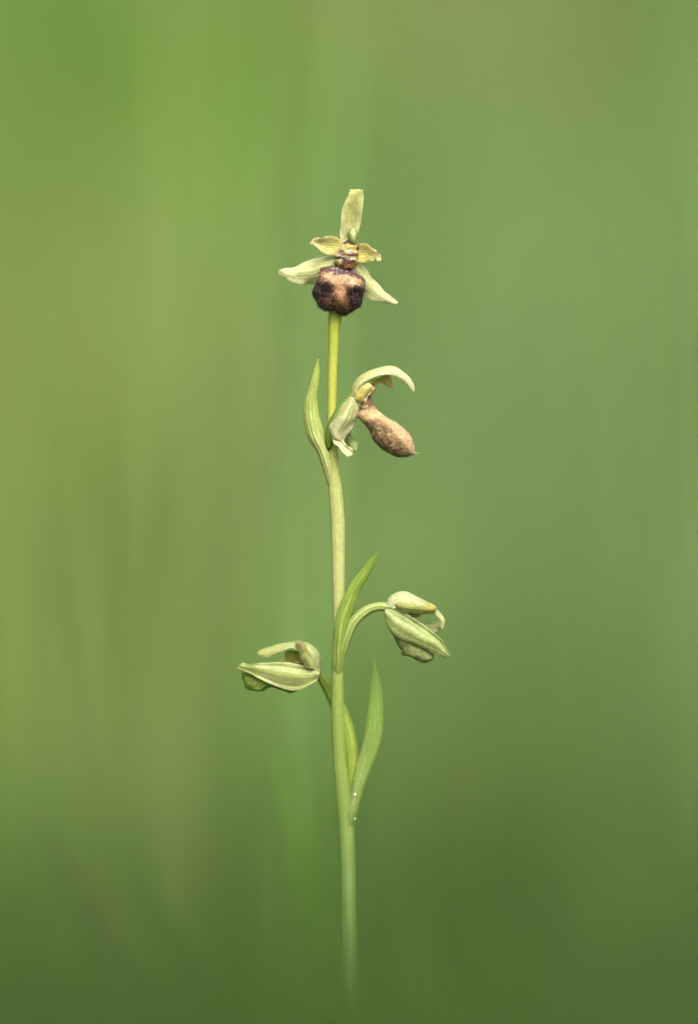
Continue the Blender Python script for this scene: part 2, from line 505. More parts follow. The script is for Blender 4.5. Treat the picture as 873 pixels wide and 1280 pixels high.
def ridged(valley, pale, lines, seed=0, tipc=None, w=.05):
    valley, pale = pale_mix(valley) * 1.1, pale_mix(pale) * 1.15
    def f(t, u):
        c = valley[None, None] * np.ones(t.shape + (1,))
        if tipc is not None: c = mix(c, np.asarray(tipc) * 1.2, sm(.4, 1, t))
        c = c * (.82 + .36 * vnoise(t * 7 + seed, u * 6, seed))[..., None]
        v = 0 * t
        for l, a in lines: v = np.maximum(v, a * np.exp(-((u - l - .03 * (vnoise(t * 5, t * 0 + l * 9, seed) - .5)) / w) ** 2))
        c = mix(c, pale, np.clip(v, 0, 1))
        fine = .5 + .5 * np.cos(u * 2 * math.pi * 11)
        c = mix(c, valley * .8, .25 * fine * vnoise(t * 9, u * 8, seed + 1))
        return mix(c, alb(92, 86, 44), .7 * sm(.95, .985, vnoise(t * 22 + seed, u * 9, seed + 31)))
    return f

def tube_rows(pts):
    """(cx, cy, half width, depth, depth radius factor) -> lobe rows, width measured across the path"""
    P = np.array([(p[0], p[1]) for p in pts], float)
    T = np.gradient(P, axis=0); T /= np.linalg.norm(T, axis=1, keepdims=True)
    Nn = np.stack([-T[:, 1], T[:, 0]], 1)
    return [(*(P[i] + Nn[i] * pts[i][2]), *(P[i] - Nn[i] * pts[i][2]), pts[i][3], pts[i][2] * 0.17 * (pts[i][4] if len(pts[i]) > 4 else 1)) for i in range(len(pts))]

def striped(c0, c1, pale, n=6, amt=0.5, seed=0):
    c0, c1, pale = (np.asarray(q) for q in (c0, c1, pale))
    def f(t, u):
        c = mix(c0, c1, t)
        s = 0.5 + 0.5 * np.cos(u * 2 * math.pi * n + 0.4 * vnoise(t * 5, u * 4, seed))
        c = mix(c, pale, amt * s ** 2)
        return c * (0.92 + 0.16 * vnoise(t * 20, u * 8, seed))[..., None]
    return f

# ------------------------------------------------------------------ stem
def stem_colour(t, u):
    py = crom(np.array([[s[1]] for s in STEM]), t.shape[0])[:, 0][:, None] * np.ones_like(u)
    top, mid_, low, bot = alb(200, 212, 92), alb(200, 212, 134), alb(166, 194, 98), alb(142, 174, 84)
    c = mix(top, mid_, sm(480, 640, py)); c = mix(c, low, sm(740, 870, py)); c = mix(c, bot, sm(950, 1120, py))
    s = 0.5 + 0.5 * np.cos(u * 2 * math.pi * 9)
    return c * (0.88 + 0.09 * s + 0.12 * vnoise(py / 9.0, u * 12, 2))[..., None] * (1 - .5 * sm(.965, .99, vnoise(py / 2.2, u * 24, 6)))[..., None]
lobe('stem', tube_rows([(s[0], s[1], s[2] / 2, s[3], 0.95) for s in STEM]), stem_colour, orchid, M_STEM, 150, 28, ribs=9, rib=0.03)

# ------------------------------------------------------------------ bracts
def bract(rows, d_edge, d_mid, colfn, seed, tilt=0.0, thick=0.45):
    rr = []
    for i, (L, R) in enumerate(rows):
        f = i / (len(rows) - 1)
        de, dm = np.interp(f, *zip(*d_edge)), np.interp(f, *zip(*d_mid))
        m = ((L[0] + R[0]) / 2 , (L[1] + R[1]) / 2)
        q1 = (L[0] * .78 + R[0] * .22, L[1] * .78 + R[1] * .22); q2 = (L[0] * .22 + R[0] * .78, L[1] * .22 + R[1] * .78)
        rr.append([(*L, de - tilt), (*q1, de * .35 + dm * .65 - tilt * .5), (*m, dm), (*q2, de * .35 + dm * .65 + tilt * .5), (*R, de + tilt)])
    return sheet('bract', rr, colfn, orchid, M_LEAF, thick, 56, 21, 0.08, 0.05, seed=seed, relief=0.04)

def leafy(base, tip, vein, pale, seed=0, n=11, foot=None):
    base, tip, vein, pale = (np.asarray(q) for q in (base, tip, vein, pale))
    def f(t, u):
        c = mix(base, tip, sm(0, 1, t))
        s = 0.5 + 0.5 * np.cos(u * 2 * math.pi * n / 2)
        c = mix(c, vein, 0.32 * s ** 2)
        c = mix(c, pale, 0.45 * np.exp(-((u - 0.5) / 0.06) ** 2) * (1 - t) + 0.6 * np.abs(2 * u - 1) ** 10)
        if foot is not None: c = mix(c, np.asarray(foot), 1 - sm(0.02, .2, t))
        return c * (0.88 + 0.24 * vnoise(t * 14 + seed, u * 9, seed))[..., None]
    return f

b1 = bract([((409.5, 606), (421, 607)), ((404.8, 590), (420, 591)), ((400.5, 578.5), (417.5, 577)), ((395.5, 565), (413.5, 563)), ((387, 551), (408.5, 549)),
       ((382.4, 540), (405, 540)), ((380, 523), (400.5, 525)), ((379.6, 510), (398.3, 511)), ((383, 494), (397, 496)),
       ((388.5, 478), (398.5, 478)), ((393, 462), (399.3, 463)), ((396.8, 449), (398.6, 449))],
      [(0, 0.3), (0.1, 0.6), (0.35, 0.2), (1, 0.2)], [(0, 1.15), (0.1, 1.75), (0.2, 1.9), (0.35, 1.7), (0.55, 1.3), (0.8, .8), (1, 0.2)],
      leafy(alb(204, 214, 138), alb(170, 196, 88), alb(124, 160, 54), alb(222, 228, 168), 1, foot=alb(198, 210, 130)), 1)
b2 = bract([((417.5, 852), (427.5, 852)), ((415.0, 830), (431.0, 828)), ((416.2, 803), (433.4, 800)), ((417.5, 783), (437, 777)), ((422.7, 762.5), (444.3, 756)),
       ((431, 744), (451.5, 737.7)), ((441.2, 725.4), (459.8, 723)), ((453.6, 711), (468, 707)), ((464, 697.5), (472, 695)), ((472, 690), (473.3, 690.6))],
      [(0, -0.9), (0.11, 0.1), (0.3, 1.0), (0.6, 2.0), (1, 3.2)], [(0, 0.1), (0.11, 1.45), (0.3, 2.4), (0.5, 2.7), (0.8, 2.9), (1, 3.2)],
      leafy(alb(158, 184, 84), alb(142, 176, 66), alb(112, 150, 44), alb(200, 214, 136), 2, foot=alb(158, 186, 94)), 2)
b3 = bract([((430.5, 1052), (440.5, 1052)), ((432, 1020), (446.0, 1020)), ((437, 997), (451.5, 997)), ((441, 975), (457.5, 978)), ((445.5, 955), (465, 958)),
       ((452, 938), (473.5, 934)), ((457.5, 911), (478.5, 909)), ((460, 886), (479, 883)), ((463, 858), (476, 855)), ((465, 833), (470.5, 833)), ((466.2, 817), (467, 817))],
      [(0, -5), (0.1, -3.4), (0.3, -4.2), (0.6, -5), (1, -5)], [(0, -2.6), (0.1, -1.9), (0.2, -2.8), (0.45, -4.3), (0.8, -4.6), (1, -5)],
      leafy(alb(156, 184, 96), alb(136, 174, 80), alb(116, 156, 62), alb(176, 200, 122), 3, foot=alb(148, 178, 90)), 3)

# ------------------------------------------------------------------ colours of the flowers
CREAM, CREAM2, LIME, VEIN = alb(226, 228, 160), alb(236, 238, 184), alb(200, 206, 84), alb(158, 182, 70)
TAN, BROWN, DARK, PLUM, PINK = alb(188, 152, 112), alb(112, 72, 48), alb(34, 20, 18), alb(96, 74, 82), alb(220, 180, 144)
OLIVE = alb(124, 132, 72); PALEG = alb(184, 202, 126); MIDG = alb(150, 178, 88); EDGE = alb(240, 240, 200)

# ------------------------------------------------------------------ top flower, seen from the front
f1 = lobe('flower', [(421.0, 462, 411.2, 462, 0, 0.82), (423, 438, 410.6, 438, 0, 1.02), (424.4, 416, 410.6, 416, 0, 1.15), (427.6, 396, 411, 396, -0.3, 1.35), (432, 376, 414, 376, -1, 1.4),
                     (438, 356, 421, 356, -1.5, 1.4), (443, 338, 428, 338, -1.2, 1.3), (442, 318, 430, 318, -0.8, 1.0), (440, 306, 433, 306, -0.6, 0.6)],
          striped(alb(186, 204, 78), alb(190, 205, 60), alb(206, 216, 100), 6, 0.35), orchid, M_STEM, 50, 24, ribs=6, rib=0.05)
f1['label'] = 'open top flower facing forward with a dark brown lip'
sheet('sepal', [R3((429, 307), (436, 306), (444, 306), -0.8, -1.2, -0.8), R3((426.3, 298), (436.5, 297), (446.5, 295), -0.6, -1.9, -0.6),
                R3((426.6, 285), (438, 283), (449.6, 281), -0.4, -2.0, -0.3), R3((427.8, 266), (440.5, 266), (453.2, 265), -0.2, -1.6, -0.1),
                R3((432, 252), (443, 252), (453.7, 250), -0.2, -1.2, 0), R3((436.3, 243), (445.5, 241.5), (454.2, 240), -0.6, -1.1, -0.5),
                R3((438.7, 237.4), (446, 236.3), (454.2, 237), -1.6, -1.5, -1.6)],
      veined(CREAM, alb(206, 212, 118), VEIN, 3, 0.6, EDGE, 1), f1, seed=1, wob=0.25)
sheet('petal', [R3((428, 300), (429, 309), (426, 319), 0, 0.2, 0), R3((416, 295), (416, 307), (412, 319), 1.2, 0.3, 0.6), R3((407, 296.4), (405.5, 306), (402.5, 315.8), 2.0, 0.9, 1.2),
                R3((398, 297.4), (397, 303), (396, 308.8), 2.4, 1.6, 1.8), R3((390.8, 300.5), (390.3, 303), (390.5, 306.2), 2.4, 2.1, 2.1), R3((387.7, 303), (387.5, 304), (388, 305.4), 2.2, 2.1, 2.1)],
      veined(alb(230, 230, 128), alb(248, 242, 184), VEIN, 3, 0.35, alb(238, 222, 170), 2), f1, seed=2, frill=0.15)
sheet('petal', [R3((443, 303.5), (443, 315), (444, 327), 0, 0.2, 0), R3((452, 304.3), (453, 316), (452, 328.4), 1.0, 0.3, 0.6), R3((458.5, 305.2), (460, 316), (461, 327.6), 1.8, 0.9, 1.2),
                R3((464.5, 310.3), (466, 318), (468, 326.2), 2.2, 1.5, 1.6), R3((471, 314.0), (472, 319.5), (473, 326.2), 2.3, 2.0, 2.0), R3((475.5, 318), (476.6, 322), (476.8, 326), 2.1, 2.0, 2.0)],
      veined(alb(232, 228, 116), alb(246, 238, 166), VEIN, 3, 0.3, alb(236, 216, 160), 3), f1, seed=3, frill=0.15)
sheet('sepal', [R3((428, 317), (426, 330), (420, 346), -0.8, -0.4, -0.8), R3((408, 319.8), (406, 336), (404, 354), -1.6, -0.3, -1.4), R3((395, 323), (393, 340), (390, 356.2), -1.8, -0.2, -1.4),
                R3((381, 327.5), (379, 342), (376, 355.6), -1.9, -0.4, -1.2), R3((366, 333.8), (365, 343), (363, 351.8), -1.8, -0.7, -1.2), R3((354, 336.4), (354, 340.5), (353.5, 345.4), -1.8, -1.2, -1.4),
                R3((348.6, 337.6), (347.6, 340.5), (349, 344), -2.2, -1.8, -2.0)],
      veined(alb(200, 212, 132), CREAM2, VEIN, 3, 0.45, EDGE, 4), f1, seed=4, wob=0.25, nt_=56)
sheet('sepal', [R3((446, 326), (442, 333), (438, 342), -0.8, -0.4, -0.8), R3((456, 335), (452, 346), (446, 358), -1.6, -0.4, -1.4), R3((464.3, 344), (460, 355), (454, 370), -1.9, -0.4, -1.4),
                R3((473.4, 355.5), (470, 365), (465, 375.5), -2.0, -0.6, -1.3), R3((482.4, 366), (480, 371.5), (477, 378.6), -1.9, -0.9, -1.2), R3((491, 372.7), (489.5, 376), (487.5, 380), -1.8, -1.4, -1.5),
                R3((498.2, 377.4), (496.8, 380), (494.5, 382.3), -2.1, -1.9, -2.0)],
      veined(alb(208, 216, 140), CREAM2, VEIN, 3, 0.4, EDGE, 5), f1, seed=5, wob=0.25, nt_=56)

def column_colour(t, u):
    y = 300.5 + t * 36.5
    x = 433.5 + 14.5 * np.sin(np.clip(t, .04, .96) * math.pi) ** .35 * np.cos(u * 2 * math.pi)
    front = sm(-.3, .1, np.sin(u * 2 * math.pi))
    x = x + 1.6 * (vnoise(u * 30, t * 12, 7) - .5); y = y + 1.6 * (vnoise(u * 26, t * 14, 17) - .5)
    c = alb(226, 212, 148)[None, None] * np.ones(t.shape + (1,))
    olive, brn, plum, cream = alb(158, 134, 44), alb(122, 76, 50), alb(112, 78, 82), alb(244, 236, 200)
    for cx, cy, sx, sy, col in [
        (434, 303, 7, 2.4, brn), (421, 328, 5, 4, olive), (436, 331, 10, 4, alb(150, 104, 54)),
        (427, 306.6, 4, 1.5, DARK), (435, 304.9, 6, 1.3, DARK), (443, 307, 5, 1.5, DARK), (435.4, 310.8, 8, 4.4, alb(204, 184, 36)),
        (436, 312.6, 3.4, 1.6, alb(160, 122, 24)), (446, 312, 2.2, 2.2, DARK), (425.5, 315.3, 4.2, 2.0, DARK), (428, 317.6, 4, 1.6, brn), (439, 319, 10, 2.0, brn), (436, 316.6, 5, .9, DARK),
        (423, 322.4, 5, 1.5, DARK), (435, 326, 7, 4.6, plum), (431, 323.6, 4, 1.3, DARK), (441.5, 323.6, 4, 1.2, cream), (442.5, 326.4, 3.6, 1.3, DARK), (424, 331.5, 3, 1.4, brn * .5),
        (423, 319.8, 4.6, 1.2, cream), (429, 331.2, 3.4, 1.2, DARK), (444, 329, 2.2, 3, olive), (434, 335, 9, 1.4, DARK)]:
        c = mix(c, col, front * .95 * sm(.22, .55, np.exp(-(((x - cx) / sx) ** 2 + ((y - cy) / sy) ** 2))))
    return c * .66
lobe('column', [(445, 300.5, 432, 300.5, 0.8, 0.6), (447, 304, 428, 304, 1.0, 1.4), (448.2, 309, 424.5, 309, 1.1, 2.0), (448.8, 315, 420.8, 315, 1.1, 2.3), (448.6, 321, 418.4, 321, 1.1, 2.4),
                (447.5, 327, 417.8, 327, 1.1, 2.4), (445.5, 332, 419, 332, 1.1, 2.2), (442, 337, 424, 337, 1.0, 1.6)],
     column_colour, f1, M_COLUMN, 110, 80,
     ripple=lambda t, u: 0.03 * np.sin(t * 26 + 2 * np.cos((u - .25) * 6)) * np.sin(math.pi * t) + 0.10 * (vnoise(t * 14, u * 16, 3) - .5))
def cap_colour(t, u):
    c = mix(alb(120, 140, 66), alb(168, 188, 110), np.exp(-((u - .2) / .07) ** 2))
    c = mix(c, alb(96, 96, 50), sm(.36, .5, u) * (1 - sm(.6, .7, u)) + sm(0.85, 1, t) * .5)
    return c * (0.85 + .3 * vnoise(t * 9, u * 18, 1))[..., None]
lobe('anther_cap', [(443, 285, 439.5, 285, 2.0, 0.3), (446, 288, 435.6, 288, 2.2, 1.0), (447.6, 293, 433.8, 293, 2.4, 1.5), (447.2, 298, 434.3, 298, 2.4, 1.4), (446, 301.5, 436.5, 301.5, 2.0, 1.0), (443, 304, 438, 304, 1.6, 0.5)],
     cap_colour, f1, M_COLUMN, 30, 28)

def front_lip(parent):
    OUT = np.array([(401.1, 334.6), (399, 341.6), (398, 347.8), (393.9, 356), (390.2, 365.4), (391.9, 371.5), (396, 377.7), (399, 384.4), (406.3, 388), (412.5, 389.2), (418.0, 386.5),
                    (422, 392), (426.9, 393.4), (433, 394.4), (439.3, 390.4), (445.5, 387), (451.6, 382.9), (453.9, 372.6), (456, 362.3), (456.8, 352), (453.7, 346.8), (447.5, 343.2), (441.3, 337.5),
                    (433, 334.4), (420.7, 333), (410.4, 333.4)])
    nth, nr = 200, 80
    P = crom(np.concatenate([OUT, OUT[:1]]), nth + 1)[:-1]
    c0 = np.array([424.0, 362.0])
    r = np.linspace(0, 1, nr) ** 0.8
    ang = np.arctan2(P[:, 1] - c0[1], P[:, 0] - c0[0])
    E = np.stack([np.cos(ang) * 31.5, np.sin(ang) * 29.5], -1)      # the dome is round, only its rim is lobed
    k3 = (r[1:, None, None]) ** 2.5
    XY = c0 + (E[None] * (1 - k3) + (P - c0)[None] * k3) * r[1:, None, None]            # nr-1, nth, 2
    rr = r[1:, None] * np.ones((1, nth))
    def bulge(x, y, q):
        q = np.clip(q, 0, 1)
        h = 1.2 + 4.3 * np.sqrt(np.clip(1 - q ** 2.4, 0, 1))
        h = h + 0.9 * np.exp(-(((x - 409) / 8) ** 2 + ((y - 352) / 9) ** 2)) + 0.9 * np.exp(-(((x - 445) / 7) ** 2 + ((y - 357) / 9) ** 2))
        h = h + 0.7 * np.exp(-(((x - 425) / 6) ** 2 + ((y - 374) / 12) ** 2)) - 0.9 * np.exp(-(((x - 432) / 13) ** 2 + ((y - 339) / 6) ** 2))
        h = h - 0.5 * np.exp(-(((x - 416) / 3) ** 2 + ((y - 372) / 11) ** 2)) - 0.5 * np.exp(-(((x - 436.5) / 3) ** 2 + ((y - 374) / 11) ** 2))
        return h + 0.16 * (vnoise(x / 3.2, y / 3.2, 4) - .5) + 0.06 * (vnoise(x / 1.3, y / 1.3, 6) - .5)
    def colour(x, y, q):
        z = lambda cx, cy, sx, sy: np.exp(-(((x - cx) / sx) ** 2 + ((y - cy) / sy) ** 2))
        wx = x + 2.4 * (vnoise(x / 4, y / 4, 9) - .5) * 2; wy = y + 2.4 * (vnoise(x / 4, y / 4, 19) - .5) * 2
        zz = lambda cx, cy, sx, sy: np.exp(-(((wx - cx) / sx) ** 2 + ((wy - cy) / sy) ** 2))
        c = mix(alb(112, 78, 56), alb(88, 62, 52), sm(.55, 1, q))
        top = 343.5 + 0.20 * (wx - 425)                        # lower border of the plum saddle
        band = sm(-1.5, 1.0, wy - top) * (1 - sm(9, 14, wy - top)) * sm(396, 404, wx) * (1 - sm(450, 456, wx))
        c = mix(c, TAN, 0.95 * band)
        c = mix(c, PINK, 0.95 * sm(.25, .8, zz(440, 353.5, 8, 4.5)) + 0.5 * sm(.3, .8, zz(418, 349, 9, 3.5)))
        c = mix(c, alb(172, 130, 92), sm(.25, .75, zz(425, 367, 8.0, 14)))
        c = mix(c, alb(146, 106, 40), 0.9 * sm(.2, .7, zz(423, 380, 6.5, 6)))
        c = mix(c, DARK, 0.95 * sm(.25, .6, zz(401, 363, 14, 11.5)))
        c = mix(c, DARK * 1.1, 0.95 * sm(.25, .6, zz(448, 370, 12, 15)))
        c = mix(c, alb(84, 62, 72), 0.95 * sm(.25, .5, zz(429, 338.5, 16, 5.5)) * sm(408, 414, wx) + 0.6 * sm(.4, .7, zz(446, 346, 6, 3.5)))
        c = mix(c, alb(196, 184, 190), .6 * sm(.72, .85, vnoise(x * .9, y * .9, 33)) * sm(.2, .5, z(430, 338, 18, 6)))  # whitish flecks: glints painted onto the saddle
        c = mix(c, alb(98, 66, 58), 0.7 * sm(.3, .8, zz(403, 378, 9, 6)))
        sp = sm(.74, .86, vnoise(x * .85, y * .85, 13))
        c = mix(c, c * 2.4 + 0.07, 0.8 * sp)  # light speckles painted in as glints on the lip
        return .8 * mix(c, c * .45, .6 * sm(.62, .8, vnoise(x * 1.3, y * 1.3, 23)))
    X, Y = XY[..., 0], XY[..., 1]
    front = at(X, Y, bulge(X, Y, rr)); back = at(X, Y, 1.0 - 0.5 * np.sqrt(np.clip(1 - rr ** 3, 0, 1)))
    cf = at(c0[0], c0[1], bulge(c0[0], c0[1], 0.0))[None]; cb = at(c0[0], c0[1], 0.5)[None]
    n1 = (nr - 1) * nth
    V = np.concatenate([front.reshape(-1, 3), back.reshape(-1, 3), cf, cb]) - BASE
    Cc = colour(X, Y, rr).reshape(-1, 3)
    Cm = colour(np.array([c0[0]]), np.array([c0[1]]), np.array([0.0]))
    CC = np.concatenate([Cc, Cc * .8, Cm, Cm])
    F = grid_faces(nr - 1, nth, True, 0, True) + grid_faces(nr - 1, nth, True, n1)
    for j in range(nth):
        k = (j + 1) % nth
        F.append([2 * n1, k, j]); F.append([2 * n1 + 1, n1 + j, n1 + k])
        a, b = n1 - nth + j, n1 - nth + k
        F.append([a, b, n1 + b, n1 + a])
    N = np.cross(np.gradient(front, axis=0), np.gradient(front, axis=1)); N /= np.linalg.norm(N, axis=-1, keepdims=True) + 1e-12
    if N[..., 1].mean() > 0: N = -N
    rad = np.stack([(X - c0[0]), 0 * X, -(Y - c0[1])], -1); rad /= np.linalg.norm(rad, axis=-1, keepdims=True)
    N = N + rad * (rr ** 4)[..., None] * 1.5; N /= np.linalg.norm(N, axis=-1, keepdims=True)
    V, F, CC = add_hair(V, F, CC, (front - BASE).reshape(-1, 3), N.reshape(-1, 3), Cc, rr.ravel(), count=1500, length=0.34, t0=0.3, t1=2, pale=0.3, seed=5, down=0.5)
    V, F, CC = add_hair(V, F, CC, (front - BASE).reshape(-1, 3), N.reshape(-1, 3), Cc * 1.3 + .02, rr.ravel(), count=320, length=0.55, t0=0.96, t1=2, pale=0.4, seed=6, down=0.2)
    return make_mesh('lip', V, F, CC, M_LIP, parent)
front_lip(f1)

# ------------------------------------------------------------------ second flower, seen from the side
f2 = lobe('flower', tube_rows([(411.5, 560, 3.2, 1.6), (411.5, 548, 4.6, 2.0), (414.5, 534, 5.6, 2.2), (422, 519, 5.6, 2.2), (431, 506, 5.2, 2.0), (438.5, 498, 5, 1.8), (444, 494, 5, 1.6), (449, 492, 3, 1.5)]),
          striped(alb(104, 142, 44), alb(120, 154, 56), alb(150, 178, 84), 6, 0.3), orchid, M_LEAF, 44, 24, ribs=6, rib=0.06)
f2['label'] = 'nodding flower in side view with a fawn inflated lip'
out2 = [(439.3, 491.4), (441.7, 483.2), (447.7, 474.3), (456.6, 466.8), (467, 462.3), (478.9, 459.4), (489.4, 458.2), (496.5, 460.4), (504.6, 466.1), (511.9, 472.8), (517, 481.7), (518.3, 487.5)]
inn2 = [(442, 495.5), (446, 489), (450, 483), (457.1, 477), (466, 472.5), (475, 469.2), (485.4, 468.1), (494.5, 469.6), (502.0, 473.7), (508.5, 479.2), (513.9, 486.2), (516.7, 490)]
rows = []
for i, (o_, n_) in enumerate(zip(out2, inn2)):
    f = i / 11; wd = 2.1 * math.sin(math.pi * min(1, 0.2 + 0.8 * f)) + 0.3
    far = (o_[0] * .45 + n_[0] * .55, o_[1] * .45 + n_[1] * .55)
    md = (o_[0] * .62 + n_[0] * .38, o_[1] * .62 + n_[1] * .38)
    rows.append([(*far, 1 - wd), (*o_, 1 - wd * .15), (*md, 1 + wd * .75), (*n_, 1 + wd)])
sheet('sepal', rows, veined(alb(206, 212, 132), CREAM2, MIDG, 3, .3, EDGE, 6), f2, seed=6, nt_=60, nu=21, thick=0.25)
sheet('petal', [[(442, 495, 2.6), (443.6, 498.5, 3.0), (445.5, 501.5, 2.8)], [(446.5, 488.5, 3.2), (449, 496, 3.8), (450, 503.6, 3.2)], [(452, 483, 3.4), (454.5, 490.5, 4.0), (454.3, 500.5, 3.3)],
                [(457.5, 480, 3.4), (459.5, 487, 4.0), (458.8, 495.2, 3.2)], [(462, 479, 3.2), (463, 485, 3.8), (464, 491, 3.0)], [(465.3, 481, 3.0), (465.8, 484.5, 3.2), (466.6, 488, 2.9)]],
      veined(alb(222, 212, 104), alb(214, 208, 116), alb(236, 228, 150), 3, .4, alb(206, 170, 100), 7), f2, seed=7, frill=.12, wob=.12, nt_=30)
sheet('petal', [[(460, 479, -0.6), (461, 483, -0.4), (462, 487, -0.6)], [(466, 475, -1.0), (467, 480, -0.7), (468, 484.5, -1)], [(474.5, 471.5, -1.2), (474.5, 475.5, -0.9), (473.5, 479.4, -1.2)],
                [(482.5, 468.5, -1.3), (481.5, 474, -1), (479.5, 479.3, -1.3)], [(488.4, 470, -1.2), (487, 477, -0.9), (485, 483.5, -1.2)], [(491.4, 480, -1), (490.6, 482.8, -1), (489.4, 484.4, -1)], [(492.3, 484.4, -1), (492, 484.8, -1), (491.6, 485, -1)]],
      veined(alb(248, 236, 130), alb(250, 244, 160), VEIN, 3, .3, alb(220, 180, 110), 8), f2, seed=8, frill=.12, wob=.12, nt_=36)
sheet('sepal', [R3((436.8, 494.8), (441, 496.5), (446.5, 499), 2.0, 3.0, 2.6), R3((428.3, 505.5), (437, 508), (448, 509), 2.4, 4.2, 2.6), R3((420.6, 519), (431, 521), (447.8, 523.5), 2.6, 4.8, 2.4),
                R3((414.8, 529.4), (424.5, 531.5), (441.2, 532.8), 2.8, 4.8, 2.4), R3((412.5, 538.3), (420, 540.5), (435, 540), 3.0, 4.6, 2.6), R3((413.8, 547), (420.5, 548), (430.5, 548), 3.4, 4.4, 3.0),
                R3((418.8, 555), (424, 552), (430, 553.8), 4.6, 3.6, 3.2), R3((424.6, 560), (429.5, 556.5), (434.2, 558), 5.4, 3.4, 4.0), R3((430, 565.3), (435, 561.5), (439, 561.3), 5.8, 3.8, 4.6), R3((437, 569.8), (441, 567.5), (443.4, 565.2), 5.6, 4.8, 5.0)],
      veined(alb(214, 218, 156), CREAM2, MIDG, 4, .35, EDGE, 9), f2, seed=9, nt_=64, nu=21, wob=.15, frill=.2)
sheet('sepal', [[(438, 500, -0.5), (441, 501, -0.5), (445, 502, -0.5)], [(433, 518, -1.5), (438, 518, -1.2), (443, 518, -1.5)], [(430.5, 534, -2), (435, 533, -1.7), (440, 532, -2)],
                [(430, 546.5, -1.8), (434, 545, -1.5), (438, 543, -2)], [(433, 555, -1.4), (438, 551.5, -1.2), (442.4, 548, -1.7)], [(439, 562, -1), (443.5, 557.5, -.8), (447, 553, -1.3)], [(444, 565.5, -.6), (446.3, 562.5, -.6), (447.4, 558.5, -.8)]],
      veined(alb(176, 196, 110), alb(190, 208, 124), MIDG, 3, .3, EDGE, 10), f2, seed=10)
def column2_colour(t, u):
    c = mix(alb(120, 84, 54), alb(190, 150, 104), vnoise(t * 9, u * 9, 3))
    c = mix(c, DARK, sm(.5, .7, vnoise(t * 7 + 3, u * 12, 8)))
    return mix(c, alb(220, 206, 180), sm(.72, .85, vnoise(t * 12, u * 16, 5)))
lobe('column', [(467, 479.5, 462, 480, 1.2, .5), (469.5, 484, 462.5, 486, 1.4, 1.0), (468, 489, 460, 490, 1.6, 1.4), (465, 493, 455, 495, 1.8, 1.7), (464.5, 498, 452, 500, 2.0, 1.7), (465, 502, 451, 505, 2.0, 1.2)],
     column2_colour, f2, M_COLUMN, 50, 32, ripple=lambda t, u: 0.22 * (vnoise(t * 12, u * 14, 9) - .5))
def lip2_colour(t, u):
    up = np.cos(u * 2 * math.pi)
    c = mix(alb(184, 158, 114), alb(196, 172, 122), t)
    felt = sm(-.15, .25, .45 - up + .2 * (vnoise(t * 6, u * 8, 2) - .5)) * sm(.27, .34, t) * (1 - .75 * sm(.62, .95, t))
    c = mix(c, alb(142, 118, 82), .95 * felt)
    grain = vnoise(t * 52, u * 46, 5)
    c = mix(c, alb(84, 62, 42), .7 * sm(.55, .75, grain) * (.25 + .75 * felt))
    c = mix(c, alb(232, 206, 164), .55 * sm(.68, .85, vnoise(t * 48 + 9, u * 42, 15)))
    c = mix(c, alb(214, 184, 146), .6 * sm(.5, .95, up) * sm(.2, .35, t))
    c = mix(c, alb(230, 196, 146), .7 * np.exp(-((t - .285) / .02) ** 2))
    c = mix(c, BROWN * .5, .8 * (1 - sm(.12, .24, t)) * sm(.45, .6, vnoise(t * 26, u * 11, 7)))
    return .72 * mix(c, alb(190, 170, 94), sm(.93, .97, t))
lobe('lip', [(463.5, 494.6, 455, 497, 2.2, 1.2), (466.3, 503, 450, 507, 2.2, 1.6), (468.7, 508.5, 449.6, 513, 2.2, 1.9), (473, 513, 446.4, 520.6, 2.2, 2.3), (483.4, 521.7, 456, 530.6, 2.2, 2.9), (496.8, 529.2, 463, 541.4, 2.2, 3.3),
             (507.2, 538, 467.6, 551.4, 2.2, 3.6), (513.4, 545.5, 476.8, 561, 2.2, 3.5), (516.6, 554.4, 486, 566.4, 2.2, 3.1), (517.8, 561, 497, 571.4, 2.2, 2.2), (517.6, 564.5, 508.5, 571, 2.2, 1.2), (519.5, 566, 516.5, 568.4, 2.2, .4), (524.2, 566.2, 523.6, 567.4, 2.2, .12)],
     lip2_colour, f2, M_LIP, 170, 110, hair=dict(count=1100, length=.22, t0=.3, t1=.88, pale=.35, seed=8, down=.1),
     ripple=lambda t, u: 0.025 * (vnoise(t * 22, u * 16, 4) - .5) * sm(.1, .3, t) * (1 - sm(.85, .95, t)))

# ------------------------------------------------------------------ third flower, drooping on a curved stalk
f3 = lobe('flower', tube_rows([(425.5, 832, 2.0, -0.2), (429.5, 815, 4.2, 0.9), (432.5, 803, 5.2, 1.3), (436, 792, 5.8, 1.6), (442, 779, 6, 1.8), (451, 769, 5.8, 1.8), (462, 761.5, 5.4, 1.8), (474, 758.3, 5.2, 1.8), (483, 759, 5.4, 1.8), (491, 762, 5, 1.8), (498, 766, 2.5, 1.8)]),
          striped(alb(146, 178, 80), alb(156, 186, 92), alb(206, 220, 156), 6, 0.8), orchid, M_LEAF, 60, 30, ribs=6, rib=0.06)
f3['label'] = 'half-closed pale flower drooping from an arched stalk'
o3 = [(481.8, 757.5), (488.4, 746), (499, 740.8), (509.3, 741.7), (521.6, 746.8), (533, 752.6), (540.5, 757.5), (546, 762.5), (551, 768.5), (554.4, 775), (554.6, 781), (553.6, 786.4)]
i3 = [(483.5, 763), (490, 762), (498, 759), (509, 756), (521, 756), (531, 759), (537.5, 763), (541, 767), (546.5, 772.5), (549.6, 777.5), (550.6, 782), (551.5, 785.6)]
rows = []
